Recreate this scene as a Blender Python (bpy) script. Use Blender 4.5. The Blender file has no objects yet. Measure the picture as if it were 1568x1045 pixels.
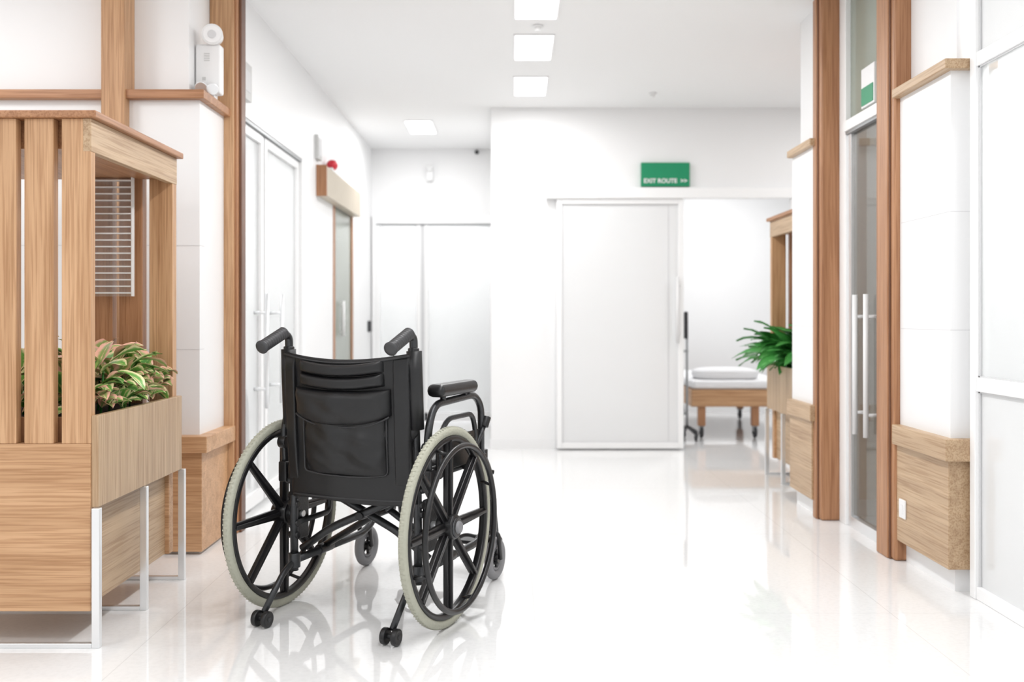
import bpy, bmesh, math, random
from mathutils import Vector, Matrix, noise
random.seed(7)
sc = bpy.context.scene
COL = sc.collection

# ------------------------------------------------------------------ materials
def newmat(name):
    m = bpy.data.materials.new(name); m.use_nodes = True
    nt = m.node_tree
    return m, nt, nt.nodes['Principled BSDF'], nt.nodes['Material Output']

def pmat(name, col, rough=0.5, metal=0.0, spec=0.5, bump=0.0, bscale=40, var=0.0, coat=0.0, emis=None, estr=0):
    m, nt, b, o = newmat(name)
    b.inputs['Base Color'].default_value = (*col, 1)
    b.inputs['Roughness'].default_value = rough
    b.inputs['Metallic'].default_value = metal
    b.inputs['Specular IOR Level'].default_value = spec
    b.inputs['Coat Weight'].default_value = coat
    if emis:
        b.inputs['Emission Color'].default_value = (*emis, 1)
        b.inputs['Emission Strength'].default_value = estr
    if bump or var:
        tc = nt.nodes.new('ShaderNodeTexCoord')
        n = nt.nodes.new('ShaderNodeTexNoise'); n.inputs['Scale'].default_value = bscale
        n.inputs['Detail'].default_value = 4
        nt.links.new(tc.outputs['Object'], n.inputs['Vector'])
        if bump:
            bp = nt.nodes.new('ShaderNodeBump'); bp.inputs['Strength'].default_value = bump
            bp.inputs['Distance'].default_value = 0.01
            nt.links.new(n.outputs['Fac'], bp.inputs['Height'])
            nt.links.new(bp.outputs['Normal'], b.inputs['Normal'])
        if var:
            r = nt.nodes.new('ShaderNodeValToRGB')
            r.color_ramp.elements[0].position = 0.3; r.color_ramp.elements[1].position = 0.7
            r.color_ramp.elements[0].color = (*[c*(1-var) for c in col], 1)
            r.color_ramp.elements[1].color = (*col, 1)
            nt.links.new(n.outputs['Fac'], r.inputs['Fac'])
            nt.links.new(r.outputs['Color'], b.inputs['Base Color'])
    return m

def wood(name, light, dark, axis, rough=0.4):
    m, nt, b, o = newmat(name)
    tc = nt.nodes.new('ShaderNodeTexCoord'); oi = nt.nodes.new('ShaderNodeObjectInfo')
    add = nt.nodes.new('ShaderNodeVectorMath'); add.operation = 'ADD'
    sc_ = nt.nodes.new('ShaderNodeVectorMath'); sc_.operation = 'SCALE'; sc_.inputs['Scale'].default_value = 7.0
    comb = nt.nodes.new('ShaderNodeCombineXYZ')
    for i in range(3): nt.links.new(oi.outputs['Random'], comb.inputs[i])
    nt.links.new(comb.outputs[0], sc_.inputs[0])
    nt.links.new(tc.outputs['Object'], add.inputs[0]); nt.links.new(sc_.outputs[0], add.inputs[1])
    def nz(la, pe, detail, dist):
        mp = nt.nodes.new('ShaderNodeMapping')
        s = [pe]*3; s[axis] = la
        mp.inputs['Scale'].default_value = s
        n = nt.nodes.new('ShaderNodeTexNoise'); n.inputs['Scale'].default_value = 1
        n.inputs['Detail'].default_value = detail; n.inputs['Distortion'].default_value = dist
        nt.links.new(add.outputs[0], mp.inputs['Vector']); nt.links.new(mp.outputs[0], n.inputs['Vector'])
        return n
    n1 = nz(1.1, 24, 5, .8); n2 = nz(4, 170, 3, 0.2)
    r1 = nt.nodes.new('ShaderNodeValToRGB')
    r1.color_ramp.elements[0].position = 0.34; r1.color_ramp.elements[1].position = 0.62
    r1.color_ramp.elements[0].color = (*dark, 1); r1.color_ramp.elements[1].color = (*light, 1)
    nt.links.new(n1.outputs['Fac'], r1.inputs['Fac'])
    r2 = nt.nodes.new('ShaderNodeValToRGB')
    r2.color_ramp.elements[0].position = 0.38; r2.color_ramp.elements[1].position = 0.54
    r2.color_ramp.elements[0].color = (.74, .66, .58, 1); r2.color_ramp.elements[1].color = (1, 1, 1, 1)
    nt.links.new(n2.outputs['Fac'], r2.inputs['Fac'])
    mx = nt.nodes.new('ShaderNodeMixRGB'); mx.blend_type = 'MULTIPLY'; mx.inputs[0].default_value = 0.85
    nt.links.new(r1.outputs[0], mx.inputs[1]); nt.links.new(r2.outputs[0], mx.inputs[2])
    nt.links.new(mx.outputs[0], b.inputs['Base Color'])
    b.inputs['Roughness'].default_value = rough
    return m

def glassmat(name, col, fac, rough=0.08):
    """part transparent sheet, fac = opacity"""
    m, nt, b, o = newmat(name)
    b.inputs['Base Color'].default_value = (*col, 1); b.inputs['Roughness'].default_value = rough
    t = nt.nodes.new('ShaderNodeBsdfTransparent')
    mx = nt.nodes.new('ShaderNodeMixShader'); mx.inputs[0].default_value = fac
    nt.links.new(t.outputs[0], mx.inputs[1]); nt.links.new(b.outputs[0], mx.inputs[2])
    nt.links.new(mx.outputs[0], o.inputs['Surface'])
    return m

M_wall = pmat('white_wall_paint', (.91, .91, .913), .5, bump=.02, bscale=120)
M_wall2 = pmat('white_laminate', (.89, .89, .893), .3)
M_ceil = pmat('ceiling_paint', (.95, .95, .952), .7, bump=.02, bscale=90)
M_frame = pmat('white_aluminium', (.95, .95, .95), .3)
M_grayframe = pmat('grey_aluminium', (.34, .35, .36), .35, metal=.5)
M_joint = pmat('panel_joint', (.68, .68, .69), .6)
M_chrome = pmat('brushed_steel', (.84, .85, .86), .28, metal=.7)
M_frost = glassmat('frosted_glass', (.90, .91, .915), .75, .12)
M_doorglass = glassmat('door_glass', (.90, .915, .92), .48, .03)
M_glass = glassmat('clear_glass', (.90, .92, .92), .38, .05)
M_dglass = glassmat('dark_reflection_glass', (.20, .19, .165), .55, .04)  # grey-brown reflection of the post put into the glass colour
M_gglass = glassmat('green_tint_glass', (.36, .39, .33), .85, .15)
M_acr = glassmat('clear_acrylic', (.85, .86, .87), .14, .05)
OAKL, OAKD = (.66, .40, .222), (.52, .295, .15)
W_oak = [wood('oak_grain_'+a, OAKL, OAKD, i) for i, a in enumerate('xyz')]
W_oakg = [wood('pale_oak_grain_'+a, (.58, .415, .262), (.47, .32, .195), i) for i, a in enumerate('xyz')]
W_post = [wood('teak_grain_'+a, (.49, .25, .127), (.38, .18, .086), i) for i, a in enumerate('xyz')]
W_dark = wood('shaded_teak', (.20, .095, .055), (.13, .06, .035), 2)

M_lamp = pmat('lamp_diffuser', (1, 1, 1), .5, emis=(1, 1, 1), estr=4)
M_green = pmat('sign_green', (.005, .27, .12), .4)
M_white = pmat('white_plastic', (.86, .86, .86), .35)
M_offw = pmat('offwhite_plastic', (.60, .60, .59), .4)
M_red = pmat('red_plastic', (.62, .02, .04), .3)
M_black = pmat('black_plastic', (.010, .010, .011), .35, bump=.05, bscale=200)
M_blackrim = pmat('black_wheel_plastic', (.010, .010, .011), .3)
M_fabric = pmat('black_nylon_upholstery', (.009, .009, .010), .44, bump=.22, bscale=12)
M_piping = pmat('black_piping', (.028, .028, .030), .5)
M_gun = pmat('hammered_gunmetal', (.060, .062, .065), .32, metal=.75, bump=.15, bscale=160)
M_grip = pmat('grey_rubber_grip', (.045, .045, .048), .5)
M_tyre = pmat('cream_grey_tyre', (.43, .43, .35), .6, bump=.3, bscale=120)
M_caster = pmat('grey_caster_rubber', (.24, .24, .25), .55)
M_soil = pmat('potting_soil', (.06, .04, .03), .9, bump=.5)
M_linen = pmat('white_linen', (.88, .88, .89), .8, bump=.1, bscale=15)
M_dk = pmat('dark_grey_metal', (.06, .06, .065), .4, metal=.4)
M_olive = pmat('olive_vinyl', (.20, .24, .10), .5, bump=.1)

# floor
def floor_mat():
    m, nt, b, o = newmat('polished_white_floor')
    tc = nt.nodes.new('ShaderNodeTexCoord')
    n = nt.nodes.new('ShaderNodeTexNoise'); n.inputs['Scale'].default_value = 60; n.inputs['Detail'].default_value = 3
    nt.links.new(tc.outputs['Object'], n.inputs['Vector'])
    r = nt.nodes.new('ShaderNodeValToRGB')
    r.color_ramp.elements[0].position = .35; r.color_ramp.elements[1].position = .55
    r.color_ramp.elements[0].color = (.835, .835, .835, 1); r.color_ramp.elements[1].color = (.87, .87, .87, 1)
    nt.links.new(n.outputs['Fac'], r.inputs['Fac'])
    sep = nt.nodes.new('ShaderNodeSeparateXYZ'); nt.links.new(tc.outputs['Object'], sep.inputs[0])
    def line(out, off):
        a = nt.nodes.new('ShaderNodeMath'); a.operation = 'ADD'; a.inputs[1].default_value = off
        nt.links.new(out, a.inputs[0])
        f = nt.nodes.new('ShaderNodeMath'); f.operation = 'PINGPONG'; f.inputs[1].default_value = .6
        nt.links.new(a.outputs[0], f.inputs[0])
        l = nt.nodes.new('ShaderNodeMath'); l.operation = 'LESS_THAN'; l.inputs[1].default_value = .0016
        nt.links.new(f.outputs[0], l.inputs[0]); return l
    lx = line(sep.outputs[0], -.075); ly = line(sep.outputs[1], .35)
    mxm = nt.nodes.new('ShaderNodeMath'); mxm.operation = 'MAXIMUM'
    nt.links.new(lx.outputs[0], mxm.inputs[0]); nt.links.new(ly.outputs[0], mxm.inputs[1])
    ml = nt.nodes.new('ShaderNodeMath'); ml.operation = 'MULTIPLY'; ml.inputs[1].default_value = .5
    nt.links.new(mxm.outputs[0], ml.inputs[0])
    mx = nt.nodes.new('ShaderNodeMixRGB'); mx.inputs[2].default_value = (.60, .60, .60, 1)
    nt.links.new(ml.outputs[0], mx.inputs[0]); nt.links.new(r.outputs[0], mx.inputs[1])
    nt.links.new(mx.outputs[0], b.inputs['Base Color'])
    n2 = nt.nodes.new('ShaderNodeTexNoise'); n2.inputs['Scale'].default_value = 3
    nt.links.new(tc.outputs['Object'], n2.inputs['Vector'])
    mr = nt.nodes.new('ShaderNodeMapRange'); mr.inputs[3].default_value = .015; mr.inputs[4].default_value = .06
    nt.links.new(n2.outputs['Fac'], mr.inputs[0]); nt.links.new(mr.outputs[0], b.inputs['Roughness'])
    b.inputs['Specular IOR Level'].default_value = .85
    return m
M_floor = floor_mat()

def leaf_mat(name, edge, mid, rib, e0=.30, e1=.17):
    m, nt, b, o = newmat(name)
    uv = nt.nodes.new('ShaderNodeUVMap'); sep = nt.nodes.new('ShaderNodeSeparateXYZ')
    nt.links.new(uv.outputs[0], sep.inputs[0])
    s = nt.nodes.new('ShaderNodeMath'); s.operation = 'SUBTRACT'; s.inputs[1].default_value = .5
    nt.links.new(sep.outputs[0], s.inputs[0])
    a = nt.nodes.new('ShaderNodeMath'); a.operation = 'ABSOLUTE'; nt.links.new(s.outputs[0], a.inputs[0])
    n = nt.nodes.new('ShaderNodeTexNoise'); n.inputs['Scale'].default_value = 30
    tc = nt.nodes.new('ShaderNodeTexCoord'); nt.links.new(tc.outputs['Object'], n.inputs['Vector'])
    ma = nt.nodes.new('ShaderNodeMath'); ma.operation = 'MULTIPLY_ADD'; ma.inputs[1].default_value = .4; ma.inputs[2].default_value = -.2
    nt.links.new(n.outputs['Fac'], ma.inputs[0])
    ad = nt.nodes.new('ShaderNodeMath'); ad.operation = 'ADD'
    nt.links.new(a.outputs[0], ad.inputs[0]); nt.links.new(ma.outputs[0], ad.inputs[1])
    r = nt.nodes.new('ShaderNodeValToRGB'); cr = r.color_ramp
    cr.elements[0].position = 0.02; cr.elements[0].color = (*rib, 1)
    cr.elements[1].position = e0; cr.elements[1].color = (*edge, 1)
    e = cr.elements.new(.06); e.color = (*mid, 1)
    e = cr.elements.new(e1); e.color = (*mid, 1)
    nt.links.new(ad.outputs[0], r.inputs['Fac'])
    nt.links.new(r.outputs[0], b.inputs['Base Color'])
    b.inputs['Roughness'].default_value = .38
    return m
L_a = leaf_mat('variegated_leaf', (.88, .82, .46), (.14, .40, .07), (.62, .60, .25), .38, .24)
L_b = leaf_mat('pink_variegated_leaf', (.88, .50, .38), (.30, .42, .13), (.80, .60, .36), .34, .18)
L_d = leaf_mat('dark_green_leaf', (.30, .50, .12), (.07, .24, .05), (.45, .50, .18), .42, .30)
L_c = leaf_mat('green_leaf', (.03, .19, .03), (.06, .30, .06), (.14, .45, .13), .42, .30)

# ------------------------------------------------------------------ helpers
def group(name, loc=(0, 0, 0), rotz=0.0, local=False):
    e = bpy.data.objects.new(name, None); e.empty_display_size = .1
    e.location = loc; e.rotation_euler = (0, 0, rotz)
    COL.objects.link(e); e['local'] = local
    return e

def attach(o, p):
    if p is None: return
    o.parent = p
    if not p['local']:
        o.matrix_parent_inverse = (Matrix.Translation(p.location) @ Matrix.Rotation(p.rotation_euler[2], 4, 'Z')).inverted()

def mkobj(name, verts, faces, mat, parent=None, smooth=False, recenter=True, uvs=None):
    vs = [Vector(v) for v in verts]
    c = Vector((0, 0, 0))
    if recenter and vs:
        lo = Vector([min(v[i] for v in vs) for i in range(3)]); hi = Vector([max(v[i] for v in vs) for i in range(3)])
        c = (lo+hi)/2
    me = bpy.data.meshes.new(name)
    me.from_pydata([v-c for v in vs], [], faces); me.update()
    bm = bmesh.new(); bm.from_mesh(me); bmesh.ops.recalc_face_normals(bm, faces=bm.faces[:]) if uvs is None else None
    bm.to_mesh(me); bm.free()
    if smooth:
        for p in me.polygons: p.use_smooth = True
    if uvs is not None:
        l = me.uv_layers.new(name='UVMap')
        for lp in me.loops: l.data[lp.index].uv = uvs[lp.vertex_index]
    me.materials.append(mat)
    o = bpy.data.objects.new(name, me); o.location = c; COL.objects.link(o); attach(o, parent)
    return o

def box(name, x0, x1, y0, y1, z0, z1, mat, parent=None, bevel=0.0):
    x0, x1 = min(x0, x1), max(x0, x1); y0, y1 = min(y0, y1), max(y0, y1); z0, z1 = min(z0, z1), max(z0, z1)
    v = [(x, y, z) for x in (x0, x1) for y in (y0, y1) for z in (z0, z1)]
    f = [(0, 1, 3, 2), (4, 6, 7, 5), (0, 4, 5, 1), (2, 3, 7, 6), (0, 2, 6, 4), (1, 5, 7, 3)]
    o = mkobj(name, v, f, mat, parent)
    if bevel > 0:
        b = o.modifiers.new('bevel', 'BEVEL'); b.width = bevel; b.segments = 3; b.limit_method = 'ANGLE'
        for p in o.data.polygons: p.use_smooth = True
        w = o.modifiers.new('wn', 'WEIGHTED_NORMAL')
    return o

def fillet(pts, rad, n=6):
    pts = [Vector(p) for p in pts]
    out = [pts[0]]
    for i in range(1, len(pts)-1):
        a, b, c = pts[i-1], pts[i], pts[i+1]
        r = min(rad, (a-b).length*.49, (c-b).length*.49)
        p0 = b+(a-b).normalized()*r; p2 = b+(c-b).normalized()*r
        for k in range(n+1):
            t = k/n
            out.append(p0*(1-t)**2+b*2*t*(1-t)+p2*t*t)
    out.append(pts[-1]); return out

def tube(name, pts, r, mat, parent=None, rad=.05, seg=12, closed=False, radii=None, flat=1.0):
    pts = fillet(pts, rad) if (rad > 0 and len(pts) > 2 and not closed) else [Vector(p) for p in pts]
    n = len(pts); verts = []; faces = []
    tang = []
    for i in range(n):
        if closed: t = pts[(i+1) % n]-pts[i-1]
        else: t = pts[min(i+1, n-1)]-pts[max(i-1, 0)]
        if t.length < 1e-9: t = Vector((0, 0, 1))
        tang.append(t.normalized())
    up = Vector((0, 0, 1)) if abs(tang[0].z) < .9 else Vector((1, 0, 0))
    nrm = (up-tang[0]*up.dot(tang[0])).normalized()
    for i in range(n):
        nrm = (nrm-tang[i]*nrm.dot(tang[i])).normalized()
        bn = tang[i].cross(nrm)
        rr = radii[i] if radii else r
        for k in range(seg):
            a = 2*math.pi*k/seg
            verts.append(pts[i]+nrm*math.cos(a)*rr+bn*math.sin(a)*rr*flat)
    m = n if closed else n-1
    for i in range(m):
        for k in range(seg):
            j = (i+1) % n
            faces.append((i*seg+k, i*seg+(k+1) % seg, j*seg+(k+1) % seg, j*seg+k))
    if not closed:
        faces.append(tuple(range(seg))[::-1]); faces.append(tuple((n-1)*seg+k for k in range(seg)))
    o = mkobj(name, verts, faces, mat, parent, smooth=True)
    return o

def cyl(name, a, b, r, mat, parent=None, seg=24, r2=None):
    a = Vector(a); b = Vector(b); r2 = r if r2 is None else r2
    o = tube(name, [a, b], r, mat, parent, rad=0, seg=seg, radii=[r, r2])
    for p in o.data.polygons:
        if len(p.vertices) > 4: p.use_smooth = False
    e = o.modifiers.new('b', 'BEVEL'); e.width = min(r, r2)*.15; e.segments = 2; e.limit_method = 'ANGLE'
    return o

def ringx(name, cx, cy, cz, R, ry, rx, mat, parent, seg=72, cs=12, power=2.0):
    """torus about X axis; cross-section half-size ry radial, rx axial"""
    v = []; f = []
    for i in range(seg):
        a = 2*math.pi*i/seg
        for k in range(cs):
            b = 2*math.pi*k/cs
            cb, sb = math.cos(b), math.sin(b)
            cb = math.copysign(abs(cb)**(2/power), cb); sb = math.copysign(abs(sb)**(2/power), sb)
            rr = R+ry*cb
            v.append((cx+rx*sb, cy+rr*math.cos(a), cz+rr*math.sin(a)))
    for i in range(seg):
        for k in range(cs):
            j = (i+1) % seg
            f.append((i*cs+k, i*cs+(k+1) % cs, j*cs+(k+1) % cs, j*cs+k))
    return mkobj(name, v, f, mat, parent, smooth=True)

def blob(name, c, s, mat, parent, seg=24, rings=12, p=1.0):
    v = []; f = []
    for i in range(rings+1):
        th = math.pi*i/rings
        for k in range(seg):
            ph = 2*math.pi*k/seg
            d = [math.sin(th)*math.cos(ph), math.sin(th)*math.sin(ph), math.cos(th)]
            d = [math.copysign(abs(q)**p, q) for q in d]
            v.append((c[0]+s[0]*d[0], c[1]+s[1]*d[1], c[2]+s[2]*d[2]))
    for i in range(rings):
        for k in range(seg):
            f.append((i*seg+k, i*seg+(k+1) % seg, (i+1)*seg+(k+1) % seg, (i+1)*seg+k))
    o = mkobj(name, v, f, mat, parent, smooth=True)
    bm = bmesh.new(); bm.from_mesh(o.data); bmesh.ops.remove_doubles(bm, verts=bm.verts[:], dist=1e-6)
    bmesh.ops.recalc_face_normals(bm, faces=bm.faces[:]); bm.to_mesh(o.data); bm.free()
    return o

# ------------------------------------------------------------------ room shell
H = 2.576
box('floor', -4.6, 4.6, -1.5, 11.2, -.1, 0, M_floor)
box('ceiling', -4.6, 4.6, -1.5, 11.2, H, H+.1, M_ceil)
# left front-facing wall (column) with its ledge, base and post
box('wall_left_front', -4.6, -1.32, 4.14, 4.5, 0, 1.915, M_wall2)
box('wall_left_front_upper', -4.6, -1.386, 4.2, 4.5, 1.915, H, M_wall)
box('trim_1', -4.6, -1.29, 4.10, 4.5, 1.915, 1.953, W_post[0], bevel=.004)
box('trim_2', -1.715, -1.617, 4.085, 4.2, 0, H, W_oak[2], bevel=.004)
box('trim_3', -1.62, -1.30, 4.105, 4.48, .012, .43, W_oak[0], bevel=.003)
box('trim_4', -1.62, -1.27, 4.075, 4.5, .43, .50, W_oak[0], bevel=.004)
g = group('corner_post', (-1.32, 4.55, 0))
box('post_core', -1.386, -1.262, 4.5, 4.62, 0, H, W_post[2], g, .006)
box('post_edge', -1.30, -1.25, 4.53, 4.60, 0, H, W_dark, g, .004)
box('post_face', -1.386, -1.275, 4.485, 4.52, 0, H, W_oak[2], g, .006)
for i, z in enumerate((.86, 1.30)):
    box('trim_joint_%d' % (i+1), -4.5, -1.319, 4.1385, 4.2, z, z+.002, M_joint)
# left corridor wall
box('wall_left', -1.52, -1.32, 4.62, 9.3, 2.02, H, M_wall)
box('wall_left_a', -1.52, -1.32, 6.2, 7.28, 0, 2.02, M_wall)
box('wall_left_b', -1.52, -1.32, 8.1, 9.3, 0, 2.02, M_wall)
box('wall_left_c', -1.52, -1.40, 7.28, 8.1, 0, 2.02, M_wall)
# room behind left glass door
box('wall_left_room', -3.1, -3.0, 4.5, 7.0, 0, H, M_wall)
box('wall_left_room_end', -3.0, -1.52, 6.9, 7.0, 0, H, M_wall)
# back wall with sliding door opening
box('wall_back', -.158, 1.286, 7.39, 7.49, 0, H, M_wall)
box('wall_back_header', 1.286, 2.15, 7.39, 7.49, 1.90, H, M_wall)
box('wall_back_right', 2.15, 4.4, 7.39, 7.49, 0, H, M_wall)
box('wall_alcove_side', -.158, -.058, 7.49, 9.3, 0, H, M_wall)
box('wall_alcove_back', -1.52, -.058, 9.2, 9.3, 1.95, H, M_wall)
box('wall_alcove_back_a', -1.52, -1.30, 9.2, 9.3, 0, 1.95, M_wall)
box('wall_ward_back', -.06, 4.4, 10.2, 10.3, 0, H, M_wall)
box('wall_ward_left', -.058, .04, 7.49, 10.2, 0, H, M_wall)
box('wall_ward_right', 4.3, 4.4, 7.49, 10.2, 0, H, M_wall)
box('baseboard_back', -.165, .33, 7.383, 7.39, 0, .075, M_wall2)
box('wall_hall_right', 3.6, 3.7, 5.3, 7.39, 0, H, M_wall)
# right columns
def clad_column(idx, xf, xb, y0, y1, zl, ledge_x):
    box('wall_right_column_%d' % idx, xf, xb, y0, y1, .087, zl, M_wall2)
    box('wall_right_column_%d_foot' % idx, xf+.025, xb, y0+.02, y1, 0, .087, M_wall2)
    box('wall_right_column_%d_upper' % idx, xf+.045, xb, y0+.05, y1, zl+.036, H, M_wall2)
    box('trim_%d' % (10+idx*5), ledge_x, xb, y0-.035, y1, zl, zl+.036, W_oakg[1], bevel=.004)
    box('trim_%d' % (11+idx*5), xf-.014, xb, y0-.014, y1, .087, .48, W_oakg[1], bevel=.003)
    box('trim_%d' % (12+idx*5), ledge_x, xb, y0-.04, y1, .48, .56, W_oakg[1], bevel=.004)
    for z in (.95, 1.38):
        box('trim_joint_col%d_%d' % (idx, int(z*100)), xf-.0008, xb-.01, y0-.0008, y1-.01, z, z+.002, M_joint)
clad_column(1, 1.585, 1.74, 3.54, 4.0, 1.89, 1.55)
clad_column(2, 1.505, 3.6, 4.89, 5.26, 1.85, 1.475)
def post(name, x0, x1, y0, y1):
    g = group(name, ((x0+x1)/2, (y0+y1)/2, 0))
    box('post_core', x0, x1, y0+.045, y1, 0, H, W_post[2], g, .006)
    box('post_face', x0+.012, x1, y0, y0+.05, 0, H, W_post[2], g, .012)
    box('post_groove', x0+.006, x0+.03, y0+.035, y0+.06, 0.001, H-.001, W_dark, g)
post('corner_post', 1.55, 1.66, 4.001, 4.17)
post('corner_post', 1.50, 1.61, 4.79, 4.889)

# right sliding glass door between posts
g = group('door_2', (1.62, 4.48, 0))
box('jamb', 1.60, 1.66, 4.70, 4.788, 0, H, M_frame, g, .003)
box('header', 1.59, 1.66, 4.172, 4.70, 1.885, 1.935, M_frame, g, .003)
box('header_shadow_gap', 1.60, 1.65, 4.172, 4.70, 1.872, 1.885, M_grayframe, g)
box('transom_glass', 1.625, 1.632, 4.172, 4.70, 1.935, H, M_gglass, g)
box('leaf_glass', 1.625, 1.633, 4.172, 4.66, .06, 1.872, M_dglass, g)
box('leaf_stile', 1.61, 1.65, 4.655, 4.70, .0, 1.872, M_chrome, g, .002)
box('leaf_bottom_rail', 1.61, 1.65, 4.172, 4.655, .0, .05, M_chrome, g, .002)
for y in (4.36, 4.50):
    tube('pull_bar', [(1.575, y, .46), (1.575, y, 1.10)], .012, M_white, g)
    for z in (.56, 1.0):
        tube('pull_standoff', [(1.575, y, z), (1.63, y, z)], .008, M_white, g)
g = group('exit_sign', (1.60, 4.42, 2.0))
box('sign_body', 1.60, 1.624, 4.33, 4.49, 1.95, 2.13, M_white, g, .003)
box('sign_face', 1.597, 1.60, 4.34, 4.48, 1.96, 2.04, M_green, g)
box('wall_side_room', 3.0, 3.1, 3.2, 4.88, 0, H, M_wall)

# right glass partition
g = group('window_1', (1.64, 2.2, 0))
for y in (3.50, 2.3, 1.0, -.3):
    box('mullion', 1.635, 1.685, y-.04, y, 0, H, M_frame, g, .003)
for z0, z1 in ((0, .045), (.735, .785), (1.885, 1.935), (2.54, H)):
    box('rail', 1.64, 1.68, -.34, 3.46, z0, z1, M_frame, g, .003)
box('glass_lower', 1.655, 1.663, -.34, 3.46, .045, .735, M_frost, g)
box('glass_middle', 1.655, 1.663, -.34, 3.46, .785, 1.885, M_glass, g)
box('glass_upper', 1.655, 1.663, -.34, 3.46, 1.935, 2.54, M_frost, g)
box('glass_gasket_a', 1.648, 1.654, -.34, 3.46, .785, .790, M_joint, g)
box('glass_gasket_b', 1.648, 1.654, -.34, 3.46, 1.880, 1.885, M_joint, g)
box('glass_gasket_c', 1.648, 1.654, -.34, 3.46, .730, .735, M_joint, g)
box('glass_gasket_v', 1.648, 1.654, 3.452, 3.46, .045, 2.54, M_joint, g)
box('wall_side_office', 2.3, 2.4, -.4, 3.6, 0, H, M_wall)
box('wall_side_office_end', 1.74, 2.3, 3.56, 3.66, 0, H, M_wall)

# left glass double door (in corridor)
g = group('door_1', (-1.35, 5.4, 0))
box('header', -1.39, -1.31, 4.64, 6.2, 1.985, 2.02, M_frame, g, .003)
box('header_gap', -1.385, -1.315, 4.64, 6.15, 1.968, 1.985, M_grayframe, g)
for y0, y1 in ((4.63, 4.66), (6.12, 6.2)):
    box('jamb', -1.39, -1.31, y0, y1, 0, 1.985, M_frame, g, .003)
for y0, y1 in ((4.66, 4.70), (5.20, 5.25), (5.28, 5.33), (6.07, 6.11)):
    box('stile', -1.37, -1.33, y0, y1, .02, 1.965, M_frame, g, .003)
box('meeting_gap', -1.362, -1.338, 5.25, 5.28, .02, 1.965, M_grayframe, g)
for a, b in ((4.70, 5.20), (5.33, 6.07)):
    box('leaf_glass', -1.355, -1.347, a, b, .08, 1.92, M_doorglass, g)
    box('leaf_bottom', -1.37, -1.33, a, b, .02, .09, M_frame, g)
    box('leaf_top', -1.37, -1.33, a, b, 1.92, 1.965, M_frame, g)
for y in (5.12, 5.45):
    tube('pull_bar', [(-1.28, y, .52), (-1.28, y, 1.12)], .011, M_chrome, g)
    for z in (.62, 1.02):
        tube('pull_standoff', [(-1.28, y, z), (-1.35, y, z)], .009, M_chrome, g)
g = group('corridor_sign', (-1.29, 4.8, 2.15))
box('sign_plate', -1.318, -1.29, 4.66, 4.86, 2.06, 2.24, M_offw, g, .003)
box('sign_text_panel', -1.2905, -1.288, 4.69, 4.83, 2.10, 2.20, M_joint, g)
# waiting chair in the side room
g = group('waiting_chair', (-1.74, 5.4, 0))
for x in (-1.97, -1.51):
    tube('arm_leg_loop', [(x, 5.20, 0.012), (x, 5.20, .56), (x, 5.56, .56), (x, 5.62, .012)], .012, M_black, g, rad=.05)
    box('arm_pad', x-.02, x+.02, 5.24, 5.52, .572, .592, M_black, g, .006)
box('seat', -1.955, -1.525, 5.18, 5.60, .40, .45, M_olive, g, .02)
box('back', -1.955, -1.525, 5.57, 5.61, .47, .84, M_olive, g, .02)
tube('seat_bar', [(-1.97, 5.3, .395), (-1.51, 5.3, .395)], .01, M_black, g)
tube('seat_bar_b', [(-1.97, 5.58, .395), (-1.51, 5.58, .395)], .01, M_black, g)
for x in (-1.9, -1.58): tube('back_stay', [(x, 5.58, .395), (x, 5.615, .60)], .009, M_black, g)

# left wooden sliding door with track box
g = group('door_3', (-1.32, 7.5, 0))
box('track_box', -1.32, -1.252, 6.63, 8.1, 1.82, 2.02, pmat('beige_track_cover', (.54, .47, .37), .4), g, .003)
box('track_box_end', -1.322, -1.25, 6.60, 6.63, 1.815, 2.025, W_post[2], g, .003)
box('door_frame', -1.35, -1.315, 7.22, 7.30, 0, 1.82, W_post[2], g, .003)
box('door_panel', -1.345, -1.325, 7.30, 8.08, 0.01, 1.82, M_gglass, g)
box('door_stile', -1.35, -1.315, 8.05, 8.12, 0, 1.82, W_post[2], g, .003)
tube('pull_bar', [(-1.30, 7.55, .85), (-1.30, 7.55, 1.12)], .014, M_white, g)
for z in (.88, 1.09):
    tube('pull_standoff', [(-1.30, 7.55, z), (-1.335, 7.55, z)], .008, M_white, g)
g = group('alarm_beacon', (-1.28, 6.9, 2.05))
box('base', -1.32, -1.255, 6.86, 6.98, 2.02, 2.045, M_white, g, .004)
blob('dome', (-1.270, 6.92, 2.07), (.04, .05, .038), M_red, g)
g = group('room_number_sign', (-1.3, 6.7, 2.15))
box('plate', -1.32, -1.295, 6.55, 6.68, 2.06, 2.22, M_offw, g, .003)
box('face', -1.296, -1.292, 6.57, 6.66, 2.08, 2.20, M_joint, g)

# alcove double glass door
g = group('door_4', (-.7, 9.2, 0))
X0, X1 = -1.31, -.165
box('header', X0, X1, 9.16, 9.24, 1.87, 1.95, M_frame, g, .004)
box('header_gap', X0+.03, X1, 9.17, 9.22, 1.855, 1.87, M_grayframe, g)
box('jamb', X0, X0+.04, 9.16, 9.24, 0, 1.87, M_frame, g, .004)
for a, b in ((-1.27, -.855), (-.82, X1)):
    box('stile_a', a, a+.035, 9.17, 9.22, .02, 1.86, M_frame, g, .003)
    box('stile_b', b-.035, b, 9.17, 9.22, .02, 1.86, M_frame, g, .003)
    box('rail_bottom', a, b, 9.17, 9.22, .02, .1, M_frame, g)
    box('leaf_glass', a+.035, b-.035, 9.19, 9.2, .1, 1.86, M_doorglass, g)
box('meeting_gap', -.855, -.82, 9.185, 9.21, .02, 1.86, M_joint, g)
box('wall_beyond_door', -1.5, -.06, 10.6, 10.7, 0, H, M_wall)
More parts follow.
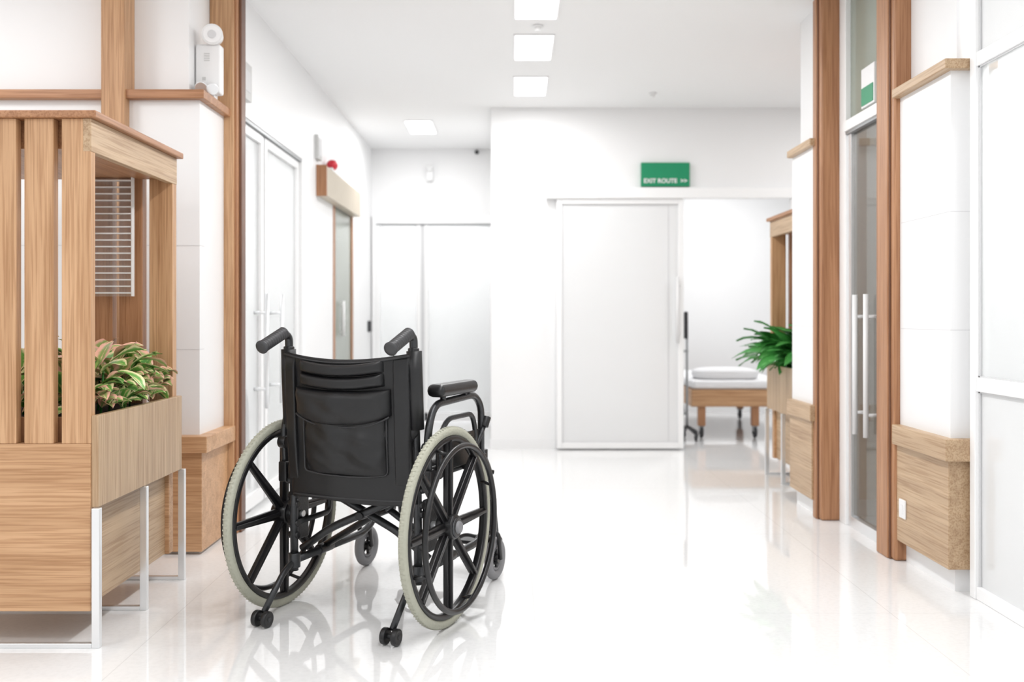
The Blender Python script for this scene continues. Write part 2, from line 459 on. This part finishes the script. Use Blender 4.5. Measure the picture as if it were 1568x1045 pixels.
box('wall_beyond_side', -1.6, -1.5, 9.3, 10.7, 0, H, M_wall)
g = group('door_access_reader', (-1.31, 9.0, .95))
box('reader', -1.32, -1.29, 8.95, 9.02, .86, .96, M_dk, g, .006)
# wall emergency lamp in alcove
g = group('wall_emergency_lamp', (-.77, 9.17, 2.35))
box('case', -.80, -.74, 9.14, 9.2, 2.27, 2.36, M_white, g, .006)
cyl('head', (-.77, 9.17, 2.36), (-.77, 9.11, 2.40), .03, M_white, g)
g = group('security_camera', (-.33, 9.17, 2.54))
blob('dome', (-.33, 9.17, 2.54), (.02, .02, .02), M_dk, g)
cyl('mount', (-.33, 9.2, 2.54), (-.33, 9.17, 2.54), .012, M_white, g)

# back sliding door
g = group('door_5', (.81, 7.36, 0))
box('track', .256, 2.10, 7.31, 7.388, 1.885, 1.965, M_frame, g, .005)
box('stile_l', .335, .375, 7.335, 7.375, .01, 1.885, M_frame, g, .003)
box('stile_r', 1.246, 1.286, 7.335, 7.375, .01, 1.885, M_frame, g, .003)
box('rail_b', .375, 1.246, 7.335, 7.375, .01, .055, M_frame, g, .003)
box('rail_t', .375, 1.246, 7.335, 7.375, 1.845, 1.885, M_frame, g, .003)
box('leaf_panel', .375, 1.246, 7.352, 7.360, .055, 1.845, pmat('frosted_panel', (.82, .825, .83), .12), g)
box('leaf_gasket', .372, .381, 7.345, 7.352, .055, 1.845, M_joint, g)
box('leaf_gasket_r', 1.17, 1.178, 7.3505, 7.352, .055, 1.845, M_joint, g)
box('leaf_gasket_b', .375, 1.246, 7.345, 7.352, .055, .062, M_joint, g)
box('leaf_gasket_t', .375, 1.246, 7.345, 7.352, 1.838, 1.845, M_joint, g)
tube('pull_bar', [(1.235, 7.31, .80), (1.235, 7.31, 1.30)], .012, M_white, g)
for z in (.87, 1.23): tube('pull_standoff', [(1.235, 7.31, z), (1.255, 7.34, z)], .008, M_white, g)
box('jamb', 2.09, 2.15, 7.33, 7.389, 0, 1.885, M_frame, g, .003)

# exit sign on back wall
g = group('exit_sign', (1.15, 7.37, 2.07))
box('sign_body', .97, 1.335, 7.355, 7.389, 1.978, 2.158, M_green, g, .003)
cu = bpy.data.curves.new('sign_text', 'FONT'); cu.body = 'EXIT ROUTE  >>'; cu.size = .045; cu.extrude = .001
cu.align_x = 'CENTER'
t = bpy.data.objects.new('sign_text', cu); COL.objects.link(t); t.location = (1.1525, 7.353, 2.005)
t.rotation_euler = (math.pi/2, 0, 0); cu.materials.append(M_white); cu.offset = .0012; attach(t, g)

# ceiling lamps
def lamp(x, y, pw, w=.21, l=.5):
    g = group('ceiling_light_panel', (x, y, H))
    box('trim_frame', x-w/2-.012, x+w/2+.012, y-l/2-.012, y+l/2+.012, H-.008, H, M_white, g, .002)
    box('diffuser', x-w/2, x+w/2, y-l/2, y+l/2, H-.012, H-.008, M_lamp, g)
    li = bpy.data.lights.new('lamp', 'AREA'); li.shape = 'RECTANGLE'; li.size = w; li.size_y = l; li.energy = pw
    lo = bpy.data.objects.new('lamp', li); COL.objects.link(lo); lo.location = (x, y, H-.016); attach(lo, g)
P = 10.2
for y in (6.68, 5.72, 4.9, 3.9, 2.9, 1.9, .9, -.1): lamp(.125, y, P)
lamp(-.756, 8.12, P*1.2)
lamp(-2.6, 3.0, P*1.5); lamp(-2.6, 1.0, P*1.5)  # unseen panels added to brighten the left front wall
lamp(2.0, 8.9, P*3.2); lamp(2.7, 6.3, P*1.3)  # ward panel at the back is unseen, added to brighten that room
lamp(-2.2, 5.7, P*2.2); lamp(-.9, 9.95, P*2.2); lamp(2.0, 2.6, P*1.0); lamp(2.3, 4.3, P*.6); lamp(2.0, 1.0, P*1.0)  # unseen panels added to light the rooms behind the glass
for (x, y) in ((.99, 6.9), (.14, 5.3)):
    g = group('smoke_detector', (x, y, H-.01))
    cyl('base', (x, y, H), (x, y, H-.012), .03, M_white, g); cyl('sensor', (x, y, H-.012), (x, y, H-.03), .018, M_white, g, r2=.014)

# emergency light on left ledge
g = group('emergency_light', (-1.33, 4.3, 2.05))
box('case', -1.382, -1.272, 4.27, 4.33, 1.953+.02, 2.19, M_white, g, .01)
box('foot', -1.37, -1.30, 4.275, 4.325, 1.953, 1.975, M_white, g)
for i in range(4): box('vent', -1.342, -1.318, 4.2685, 4.271, 2.145-.010*i, 2.149-.010*i, M_offw, g)
box('label', -1.35, -1.335, 4.2688, 4.271, 2.03, 2.045, M_offw, g)
cyl('lamp_head', (-1.312, 4.33, 2.235), (-1.30, 4.245, 2.225), .036, M_white, g, r2=.046)
cyl('lamp_lens', (-1.30, 4.245, 2.225), (-1.2995, 4.241, 2.2245), .038, M_wall, g)
cyl('lamp_bulb', (-1.2995, 4.241, 2.2245), (-1.299, 4.238, 2.2243), .018, M_joint, g)
box('lamp_neck', -1.325, -1.30, 4.29, 4.31, 2.18, 2.21, M_offw, g)
cyl('lower_lamp', (-1.345, 4.25, 2.0), (-1.34, 4.22, 1.985), .022, M_chrome, g, r2=.028)
cyl('lower_lamp_b', (-1.30, 4.25, 1.99), (-1.29, 4.22, 1.98), .02, M_chrome, g, r2=.026)

g = group('power_socket', (1.56, 3.93, .22))
box('plate', 1.563, 1.571, 3.90, 3.96, .19, .265, M_white, g, .003)
box('outlet', 1.5615, 1.563, 3.915, 3.945, .21, .245, M_white, g)

# ------------------------------------------------------------------ leaves
def leaves(name, specs, mats, parent):
    for mi, mat in enumerate(mats):
        V = []; F = []; U = []
        for k, (base, az, e0, L, w, droop) in enumerate(specs):
            if k % len(mats) != mi: continue
            n = 8; p = Vector(base); e = e0; b0 = len(V)
            hd = Vector((math.cos(az), math.sin(az), 0)); side = Vector((-math.sin(az), math.cos(az), 0))
            tw = random.uniform(-.5, .5)
            for i in range(n+1):
                t = i/n
                ww = w*(math.sin(math.pi*min(1, max(0, t))**.85))**.8*.5 if 0 < t < 1 else .0008
                d = hd*math.cos(e)+Vector((0, 0, 1))*math.sin(e)
                nn = side.cross(d)*-1
                s2 = side*math.cos(tw)+nn*math.sin(tw)
                wav = math.sin(t*9+k)*.06*w
                V += [p-s2*ww+nn*(ww*.35+wav), p, p+s2*ww+nn*(ww*.35-wav)]
                U += [(0, t), (.5, t), (1, t)]
                p = p+d*(L/n); e -= droop/n
            for i in range(n):
                a = b0+i*3
                F += [(a, a+1, a+4, a+3), (a+1, a+2, a+5, a+4)]
        if V:
            mkobj('%s_%d' % (name, mi+1), V, F, mat, parent, smooth=True, uvs=U)

# ------------------------------------------------------------------ slatted planters
def planter(name, xf, s, y0, y1, wd=.80):
    """xf: corridor-facing plane, s: direction away from the corridor"""
    g = group(name, (xf+s*wd/2, (y0+y1)/2, 0))
    X = lambda d: xf+s*d
    # end panels and slats
    for (ya, yb) in ((y0, y0+.045), (y1-.045, y1)):
        near = ya == y0
        box('end_panel', X(.035 if not near else .022), X(wd), ya, yb, .108, .615, W_oak[0], g, .002)
        d = .022; k = 0
        while d+.09 < wd:
            if near or k < 3:
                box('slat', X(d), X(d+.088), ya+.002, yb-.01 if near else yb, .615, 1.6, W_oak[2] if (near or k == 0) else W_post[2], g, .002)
            d += .113; k += 1
    # top fascia and canopy
    box('fascia_front', X(.02), X(.045), y0+.001, y1-.001, 1.50, 1.6, W_oakg[1], g, .002)
    box('fascia_back', X(wd-.025), X(wd), y0+.08, y1-.05, 1.50, 1.6, W_oakg[1], g, .002)
    box('canopy', X(.045), X(wd-.025), y0+.045, y1-.045, 1.515, 1.6, W_post[1], g)
    box('top_cap', X(0), X(wd+.01), y0-.015, y1+.015, 1.6, 1.622, W_post[1], g, .004)
    # planter trough
    box('trough_front', X(.0), X(.022), y0+.005, y1-.005, .422, .70, W_oakg[2], g, .002)
    box('trough_back', X(.60), X(.62), y0+.05, y1-.05, .43, .70, W_post[2], g)
    box('trough_end', X(.022), X(.60), y0+.05, y0+.07, .43, .69, W_post[2], g)
    box('trough_soil', X(.022), X(.60), y0+.072, y1-.05, .44, .675, M_soil, g)
    box('lower_side_panel', X(.05), X(.068), y0+.045, y1-.045, .108, .43, W_oakg[1], g, .002)
    box('shelf', X(.068), X(wd), y0+.045, y1-.045, .40, .43, W_oakg[1], g)
    # metal legs with floor bars
    ym = (y0+y1)/2
    for k, y in enumerate((y0-.002, ym, y1+.002)):
        yy0, yy1 = y-.010, y+.010
        box('leg', X(-.010), X(.014), yy0, yy1, 0, .421, M_chrome, g, .002)
        box('floor_bar', X(.014), X(wd), yy0, yy1, 0, .014, M_chrome, g, .002)
        box('leg_back', X(wd-.03), X(wd), yy0, yy1, .014, .107, M_chrome, g, .002)
    return g

g1 = planter('slatted_planter_stand', -1.252, -1, 2.96, 3.72)
sp = []
for i in range(230):
    bx = -1.30-random.random()*.52; by = 3.09+random.random()*.54
    zz = .70+random.random()*.15
    sp.append(((bx, by, zz), random.uniform(0, 6.28), random.uniform(.1, 1.2), random.uniform(.10, .16), random.uniform(.044, .064), random.uniform(.6, 1.5)))
for i in range(60):
    by = 3.04+random.random()*.62
    sp.append(((-1.29-random.random()*.03, by, .70+random.random()*.08), random.uniform(-.9, .9), random.uniform(.5, 1.2), random.uniform(.06, .09), random.uniform(.038, .052), 1.3))
gp = group('variegated_foliage_plant', (-1.45, 3.35, .67))
leaves('leaves', sp, [L_a, L_b, L_d, L_a, L_b], gp)
for i in range(20):
    x = -1.33-random.random()*.45; y = 3.1+random.random()*.5
    tube('stem', [(x, y, .66), (x+.01, y, .82)], .004, L_c, gp, rad=0, seg=6)

g2 = planter('slatted_planter_stand', 1.612, 1, 5.46, 6.2)
sp = []
for i in range(150):
    bx = 1.66+random.random()*.26; by = 5.6+random.random()*.50
    az = random.uniform(0, 6.28) if i % 2 else random.uniform(2.2, 4.0)
    sp.append(((bx, by, .70), az, random.uniform(.5, 1.3), random.uniform(.24, .42), random.uniform(.08, .11), random.uniform(.9, 1.7)))
gp = group('green_foliage_plant', (1.8, 5.85, .67))
leaves('leaves', sp, [L_c], gp)
for i in range(8): tube('stem', [(1.7+.03*i, 5.7+.05*i, .66), (1.7+.03*i, 5.7+.05*i, .80)], .006, L_c, gp, rad=0, seg=6)

# acrylic louvre leaflet rack hanging between far slats
g = group('acrylic_leaflet_rack', (-1.48, 3.64, 1.3))
box('back_sheet', -1.555, -1.405, 3.640, 3.643, 1.075, 1.515, M_acr, g)
for i in range(18):
    z = 1.085+i*.0245
    box('louvre', -1.55, -1.41, 3.622, 3.640, z, z+.005, M_white, g)
for x in (-1.555, -1.408): box('side_rail', x, x+.004, 3.62, 3.643, 1.075, 1.515, M_white, g)

# ------------------------------------------------------------------ hospital bed
g = group('hospital_bed', (1.9, 8.6, 0))
box('side_frame', 1.47, 2.30, 8.02, 8.06, .26, .40, W_oak[0], g, .006)
box('side_frame_far', 1.47, 2.30, 9.6, 9.64, .26, .40, W_oak[0], g, .006)
box('end_frame', 1.47, 1.51, 8.06, 9.6, .26, .40, W_oak[1], g, .006)
box('end_frame_far', 2.26, 2.30, 8.06, 9.6, .26, .40, W_oak[1], g, .006)
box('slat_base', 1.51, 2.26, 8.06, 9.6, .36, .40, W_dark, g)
box('mattress', 1.48, 2.29, 8.03, 9.63, .40, .475, M_linen, g, .03)
for x in (1.56, 2.0, 2.22):
    for y in (8.07, 9.55):
        if x == 2.0 and y > 9: continue
        box('leg', x-.03, x+.03, y-.03, y+.03, .10, .27, W_post[2], g, .004)
        ringx('caster_wheel', x, y, .048, .034, .014, .014, M_dk, g, seg=24)
        box('caster_fork', x-.018, x+.018, y-.02, y+.02, .055, .11, M_grayframe, g, .003)
blob('pillow', (1.80, 8.3, .515), (.27, .20, .055), M_linen, g, p=.6)
g = group('iv_stand', (1.42, 7.95, 0))
tube('pole', [(1.42, 7.95, .10), (1.42, 7.95, .98)], .009, M_grayframe, g)
box('monitor', 1.395, 1.425, 7.92, 7.98, .82, 1.04, M_dk, g, .01)
tube('basket_loop', [(1.40, 7.95, .2), (1.36, 7.95, .45), (1.38, 7.95, .72), (1.43, 7.95, .72)], .01, M_grayframe, g)
for a in range(5):
    an = a*2*math.pi/5+.3
    tube('base_leg', [(1.42, 7.95, .11), (1.42+.09*math.cos(an), 7.95+.13*math.sin(an), .06)], .012, M_dk, g)
    ringx('caster', 1.42+.09*math.cos(an), 7.95+.13*math.sin(an), .03, .02, .01, .01, M_dk, g, seg=18)

# ------------------------------------------------------------------ WHEELCHAIR
wc = group('wheelchair', (-.498, 3.281, 0), math.radians(-22), True)
ZH = .322
for s in (-1, 1):
    side = 'left' if s < 0 else 'right'
    xt = s*.315
    ringx('tyre_'+side, xt, 0, ZH, .306, .016, .014, M_tyre, wc, seg=128, cs=16)
    # tyre tread ribs
    V = []; F = []
    for i in range(120):
        a = 2*math.pi*i/120
        for (da, rr, xx) in ((-.008, .3222, -.008), (.008, .3222, -.008), (.008, .3222, .008), (-.008, .3222, .008)):
            V.append((xt+xx, rr*math.cos(a+da), ZH+rr*math.sin(a+da)))
        F.append((i*4, i*4+1, i*4+2, i*4+3))
    mkobj('tread_'+side, V, F, M_tyre, wc)
    ringx('rim_'+side, xt, 0, ZH, .284, .010, .013, M_blackrim, wc, seg=128, power=5)
    xr = s*.365
    ringx('handrim_'+side, xr, 0, ZH, .262, .0095, .0095, M_blackrim, wc, seg=128)
    for i in range(8):
        a = 2*math.pi*i/8+math.radians(90)
        ca, sa = math.cos(a), math.sin(a)
        def P3(r, t, x): return (xt+x, r*ca-t*sa, ZH+r*sa+t*ca)
        # spoke: tapered I-beam
        for (w0, w1, th, nm) in ((.019, .012, .006, 'spoke'), (.0065, .005, .016, 'spoke_rib')):
            v = [P3(.03, -w0, -th), P3(.03, w0, -th), P3(.03, w0, th), P3(.03, -w0, th),
                 P3(.278, -w1, -th), P3(.278, w1, -th), P3(.278, w1, th), P3(.278, -w1, th)]
            o = mkobj('%s_%s_%d' % (nm, side, i+1), v, [(0, 1, 2, 3), (4, 5, 6, 7), (0, 1, 5, 4), (1, 2, 6, 5), (2, 3, 7, 6), (3, 0, 4, 7)], M_blackrim, wc)
            b = o.modifiers.new('b', 'BEVEL'); b.width = .002; b.segments = 2
        if i % 2 == 0:
            a2 = a+math.radians(22)
            tube('handrim_tab_%s_%d' % (side, i), [(xt, .280*math.cos(a2), ZH+.280*math.sin(a2)), (xr, .264*math.cos(a2), ZH+.264*math.sin(a2))], .006, M_blackrim, wc, rad=0)
    cyl('hub_'+side, (xt-.03, 0, ZH), (xt+.03, 0, ZH), .040, M_blackrim, wc, 32)
    cyl('hub_flange_'+side, (xt+s*.028, 0, ZH), (xt+s*.036, 0, ZH), .033, M_gun, wc, 32)
    cyl('hub_cap_'+side, (xt+s*.034, 0, ZH), (xt+s*.046, 0, ZH), .022, M_caster, wc, 32, r2=.017)
    cyl('axle_'+side, (s*.235, 0, ZH), (s*.30, 0, ZH), .012, M_chrome, wc)
    xc = s*.235
    # back cane with bent push handle
    tube('back_cane_'+side, [(xc, -.055, .14), (xc, -.06, .45), (xc, -.085, .86), (xc, -.088, .935), (xc, -.125, .945), (xc, -.16, .932)], .0135, M_gun, wc, rad=.035)
    pts = []; rad = []
    N = 44
    for i in range(N+1):
        t = i/N
        pts.append((xc, -.112-t*.128, .948-t*.048)); rad.append(.0185+(.0022 if (i//2) % 2 else 0)-(.006 if i in (0, N) else 0)+(.002 if i > N-4 and i < N else 0))
    tube('push_grip_'+side, pts, .018, M_grip, wc, rad=0, radii=rad, seg=20)
    cyl('fold_joint_'+side, (xc-.014, -.07, .66), (xc+.014, -.07, .66), .02, M_gun, wc)
    cyl('grip_collar_'+side, (xc, -.088, .872), (xc, -.087, .90), .018, M_black, wc)
    # side frame
    tube('lower_rail_'+side, [(xc, -.055, .175), (xc, .40, .175), (xc, .48, .21), (xc, .50, .30), (xc, .50, .36)], .0135, M_gun, wc, rad=.06)
    tube('seat_rail_'+side, [(xc, -.06, .475), (xc, .44, .475), (xc, .50, .44), (xc, .50, .20)], .0135, M_gun, wc, rad=.05)
    tube('mid_brace_'+side, [(xc, -.055, .30), (xc, .16, .30), (xc, .16, .475)], .010, M_gun, wc, rad=.03)
    box('axle_plate_'+side, xc+s*.008, xc+s*.022, -.045, .045, .235, .41, M_gun, wc, .006)
    for z in (.26, .30, .365, .395): cyl('axle_plate_bolt_'+side, (xc+s*.02, -.055, z), (xc-s*.018, -.055, z), .012, M_black, wc, 12)
    cyl('frame_clamp_'+side, (xc, -.055, .15), (xc, -.055, .20), .020, M_gun, wc)
    cyl('frame_clamp_b_'+side, (xc, -.058, .45), (xc, -.06, .50), .020, M_gun, wc)
    # armrest
    xa = s*.272
    tube('arm_frame_'+side, [(xa, -.055, .47), (xa, -.065, .62), (xa, -.02, .715), (xa, .30, .725), (xa, .36, .68), (xa, .36, .48)], .0125, M_gun, wc, rad=.09)
    tube('arm_inner_'+side, [(xa, .02, .47), (xa, .02, .60), (xa, .08, .66), (xa, .28, .66), (xa, .31, .60), (xa, .31, .48)], .009, M_gun, wc, rad=.06)
    box('arm_socket_'+side, xa-.016, xa+.016, -.075, -.035, .44, .51, M_black, wc, .006)
    cyl('arm_clip_'+side, (xa-.015, -.062, .575), (xa+.015, -.062, .575), .022, M_black, wc)
    box('arm_socket_front_'+side, xa-.016, xa+.016, .34, .38, .44, .51, M_black, wc, .006)
    box('side_guard_'+side, xa-.003, xa+.003, .0, .345, .49, .60, M_black, wc, .002)
    box('armrest_pad_'+side, xa-.032, xa+.032, -.015, .275, .737, .780, M_black, wc, .019)
    for yb in (.05, .22): cyl('pad_screw_'+side, (xa, yb, .715), (xa, yb, .74), .010, M_gun, wc, 12)
    tube('frame_link_rear_'+side, [(xc, -.055, .44), (xa, -.055, .45)], .012, M_gun, wc, rad=0)
    tube('frame_link_front_'+side, [(xc, .36, .475), (xa, .36, .47)], .012, M_gun, wc, rad=0)
    # brake
    tube('brake_lever_'+side, [(s*.262, .28, .49), (s*.275, .33, .56), (s*.285, .36, .61)], .008, M_gun, wc, rad=.03)
    cyl('brake_knob_'+side, (s*.285, .36, .605), (s*.29, .375, .64), .014, M_black, wc)
    box('brake_body_'+side, s*.245, s*.285, .25, .33, .465, .495, M_black, wc, .006)
    tube('brake_shoe_'+side, [(s*.27, .26, .475), (s*.335, .325, .45)], .008, M_gun, wc, rad=0)
    # anti tipper
    tube('tipper_bar_'+side, [(xc, .02, .175), (xc, -.10, .165), (xc+s*.0, -.225, .045)], .0105, M_gun, wc, rad=.05)
    for q in (-1, 1):
        cyl('tipper_wheel_%s' % side, (xc+q*.010, -.235, .027), (xc+q*.028, -.235, .027), .026, M_black, wc, 20)
    cyl('tipper_axle_'+side, (xc-.03, -.235, .027), (xc+.03, -.235, .027), .008, M_gun, wc, 12)
    # caster
    cx, cy = (-.325, .575) if s < 0 else (.235, .575)
    sx = xc+s*.012
    cyl('caster_stem_'+side, (sx, .515, .20), (sx, .515, .32), .019, M_gun, wc)
    tube('caster_neck_'+side, [(sx, .515, .205), (cx*.5+sx*.5, .53, .195), (cx, .555, .185)], .016, M_black, wc, rad=.02)
    ringx('caster_tyre_'+side, cx, cy, .08, .062, .018, .016, M_caster, wc, seg=40)
    ringx('caster_rim_'+side, cx, cy, .08, .040, .006, .010, M_caster, wc, seg=32)
    for i in range(5):
        a = i*2*math.pi/5
        tube('caster_spoke_'+side, [(cx, cy+.012*math.cos(a), .08+.012*math.sin(a)), (cx, cy+.048*math.cos(a), .08+.048*math.sin(a))], .006, M_black, wc, rad=0)
    cyl('caster_hub_'+side, (cx-.018, cy, .08), (cx+.018, cy, .08), .018, M_black, wc)
    for q in (-1, 1):
        tube('caster_fork_'+side, [(cx, .553, .19), (cx+q*.024, .555, .175), (cx+q*.024, cy, .08)], .008, M_black, wc, rad=.015, flat=1.4)
    # footrest
    xf = s*.205
    tube('leg_hanger_'+side, [(xc, .48, .46), (xf, .54, .47), (xf, .60, .40), (xf, .66, .14)], .011, M_gun, wc, rad=.06)
    cyl('hanger_latch_'+side, (xf, .53, .44), (xf, .53, .50), .018, M_black, wc)
    box('footplate_'+side, xf-s*.0-(.0 if s < 0 else .17), xf+(.17 if s < 0 else 0), .60, .72, .115, .130, M_black, wc, .006)
    cyl('footplate_pivot_'+side, (xf-.02, .66, .125), (xf+.02, .66, .125), .016, M_gun, wc)
    tube('heel_loop_'+side, [(xf, .60, .13), (xf-s*.08, .56, .17), (xf-s*.15, .60, .13)], .007, M_fabric, wc, rad=.05)

# cross brace
for s, y in ((-1, .13), (1, .165)):
    tube('cross_brace_%s' % ('a' if s < 0 else 'b'), [(s*.235, y, .185), (-s*.225, y, .465)], .0125, M_gun, wc, rad=0)
    cyl('brace_sleeve_%s' % ('a' if s < 0 else 'b'), (s*.235, y-.04, .178), (s*.235, y+.04, .178), .018, M_black, wc)
for s, y in ((-1, -.01), (1, .02)):
    tube('rear_brace_%s' % ('a' if s < 0 else 'b'), [(s*.235, y, .205), (s*.12, y, .285), (-s*.08, y, .375), (-s*.225, y, .44)], .0135, M_gun, wc, rad=.04)
cyl('brace_pivot', (0, .08, .325), (0, .20, .325), .016, M_black, wc)
cyl('brace_pivot_rear', (0, -.03, .335), (0, .04, .335), .014, M_black, wc)

# seat sling
V = []; F = []
nx, ny = 16, 12
for j in range(ny+1):
    for i in range(nx+1):
        u = -1+2*i/nx; v = j/ny
        V.append((u*.235, -.05+v*.46, .488-.030*(1-u*u)))
for j in range(ny):
    for i in range(nx):
        a = j*(nx+1)+i; F.append((a, a+1, a+nx+2, a+nx+1))
o = mkobj('seat_sling', V, F, M_fabric, wc, smooth=True)
m = o.modifiers.new('s', 'SOLIDIFY'); m.thickness = .014
box('seat_cushion', -.205, .205, -.045, .40, .475, .515, M_fabric, wc, .02)

# backrest
def ysurf(x, z):
    tilt = -.062-(z-.45)*.055
    return tilt-.018-.030*(1-min(1, (x/.235)**2))
V = []; F = []
nx, nz = 40, 40
def nzv(x, z, sc=9, k=.006):
    return k*noise.noise(Vector((x*sc, z*sc, 3.3)))
for j in range(nz+1):
    v = j/nz
    for i in range(nx+1):
        u = -1+2*i/nx
        zt = .888-.026*(1-u*u); zb = .395-.004*math.sin(u*3)
        z = zb+(zt-zb)*v
        hw = .252 if z > .63 else (.225 if z < .60 else .225+.027*(z-.60)/.03)
        x = u*hw
        V.append((x, ysurf(x, z)+nzv(x, z)+(.012 if abs(u) > .96 else 0), z))
for j in range(nz):
    for i in range(nx):
        a = j*(nx+1)+i; F.append((a, a+1, a+nx+2, a+nx+1))
o = mkobj('backrest_sling', V, F, M_fabric, wc, smooth=True)
m = o.modifiers.new('s', 'SOLIDIFY'); m.thickness = .014; m.offset = 0
m = o.modifiers.new('ss', 'SUBSURF'); m.levels = 1; m.render_levels = 1
for s in (-1, 1):
    tube('backrest_sleeve_%s' % ('left' if s < 0 else 'right'), [(s*.238, -.073, .64), (s*.238, -.083, .80), (s*.237, -.087, .890)], .025, M_fabric, wc, rad=.02, radii=None, seg=16)
    tube('backrest_side_band_%s' % ('left' if s < 0 else 'right'), [(s*.226, -.066, .40), (s*.226, -.07, .64)], .018, M_fabric, wc, rad=0, seg=16, flat=.7)

def pad(name, x0, x1, zt0, zt1, thick, mat, curve_bot=0.0, wr=.004, off=.006, n=32, flare=0.0, sag=0.0):
    """quilted pad following the back surface; curve_bot bows the lower edge down"""
    V = []; F = []
    for j in range(n+1):
        v = j/n
        for i in range(n+1):
            u = -1+2*i/n
            zb = zt0-curve_bot*(1-abs(u)**3)
            z = zb+(zt1-zb)*v-sag*(1-u*u)
            x = (x0+x1)/2+u*(x1-x0)/2*(1+flare*(1-v))
            e = ((1-abs(u)**8)*(1-abs(2*v-1)**4))
            y = ysurf(x, z)-off-thick*e**.5+nzv(x, z, 10, wr)+nzv(x+z*.6, z*1.5, 16, wr*.5)
            V.append((x, y, z))
    off2 = len(V)
    for j in range(n+1):
        for i in range(n+1):
            x, y, z = V[j*(n+1)+i]; V.append((x, ysurf(x, z)+.002, z))
    for j in range(n):
        for i in range(n):
            a = j*(n+1)+i
            F.append((a, a+1, a+n+2, a+n+1)); F.append((off2+a, off2+a+n+1, off2+a+n+2, off2+a+1))
    for i in range(n):
        F.append((i, off2+i, off2+i+1, i+1)); t = n*(n+1)+i
        F.append((t, t+1, off2+t+1, off2+t))
        a = i*(n+1); F.append((a, a+n+1, off2+a+n+1, off2+a))
        a = i*(n+1)+n; F.append((a, off2+a, off2+a+n+1, a+n+1))
    return mkobj(name, V, F, mat, wc, smooth=True)
def onback(pts, off):
    return [(x, ysurf(x, z)-off, z) for x, z in pts]
pad('back_roll_upper', -.165, .15, .822, .862, .028, M_fabric, sag=.016)
pad('back_roll_lower', -.165, .15, .778, .820, .028, M_fabric, sag=.016)
pad('back_pocket', -.155, .155, .488, .745, .024, M_fabric, curve_bot=.006, wr=.016)
pad('pocket_flap', -.180, .170, .685, .768, .030, M_fabric, curve_bot=.030, wr=.009, off=.016, sag=.008)
for s in (-1, 1):
    pad('back_panel_%s' % ('left' if s < 0 else 'right'), *( (-.232, -.187) if s < 0 else (.178, .232)), .45, .876, .014, M_fabric, off=.004)
tube('piping_top', onback([(-.235+.47*i/20, .876-.026*(1-(-1+2*i/20)**2)) for i in range(21)], .012), .003, M_piping, wc, rad=0, seg=8)
tube('piping_flap', onback([(-.180+.350*i/24, .681-.030*(1-abs(-1+2*i/24)**3)-.008*(1-(-1+2*i/24)**2)) for i in range(25)], .022), .0035, M_piping, wc, rad=0, seg=8)
tube('piping_pocket', onback([(-.155, .72), (-.155, .60), (-.155, .492), (-.08, .484), (0, .482), (.08, .484), (.155, .492), (.155, .60), (.155, .72)], .012), .003, M_piping, wc, rad=.015, seg=8)
tube('piping_bottom', onback([(-.215+.43*i/20, .410) for i in range(21)], .008), .0035, M_piping, wc, rad=0, seg=8)

# ------------------------------------------------------------------ world, camera
w = bpy.data.worlds.new('world'); sc.world = w; w.use_nodes = True
bg = w.node_tree.nodes['Background']; bg.inputs[0].default_value = (1, 1, 1, 1); bg.inputs[1].default_value = .92
cd = bpy.data.cameras.new('camera'); cam = bpy.data.objects.new('camera', cd); COL.objects.link(cam)
cam.location = (0, 0, 1.0); cam.rotation_euler = (math.pi/2, 0, 0)
cd.sensor_width = 36; cd.lens = 36*1500/1568; cd.shift_y = -37.5/1568
cd.clip_start = .05
cd.dof.use_dof = True; cd.dof.focus_distance = 3.2; cd.dof.aperture_fstop = 2.2
sc.camera = cam
sc.view_settings.view_transform = 'Standard'
sc.view_settings.look = 'None'
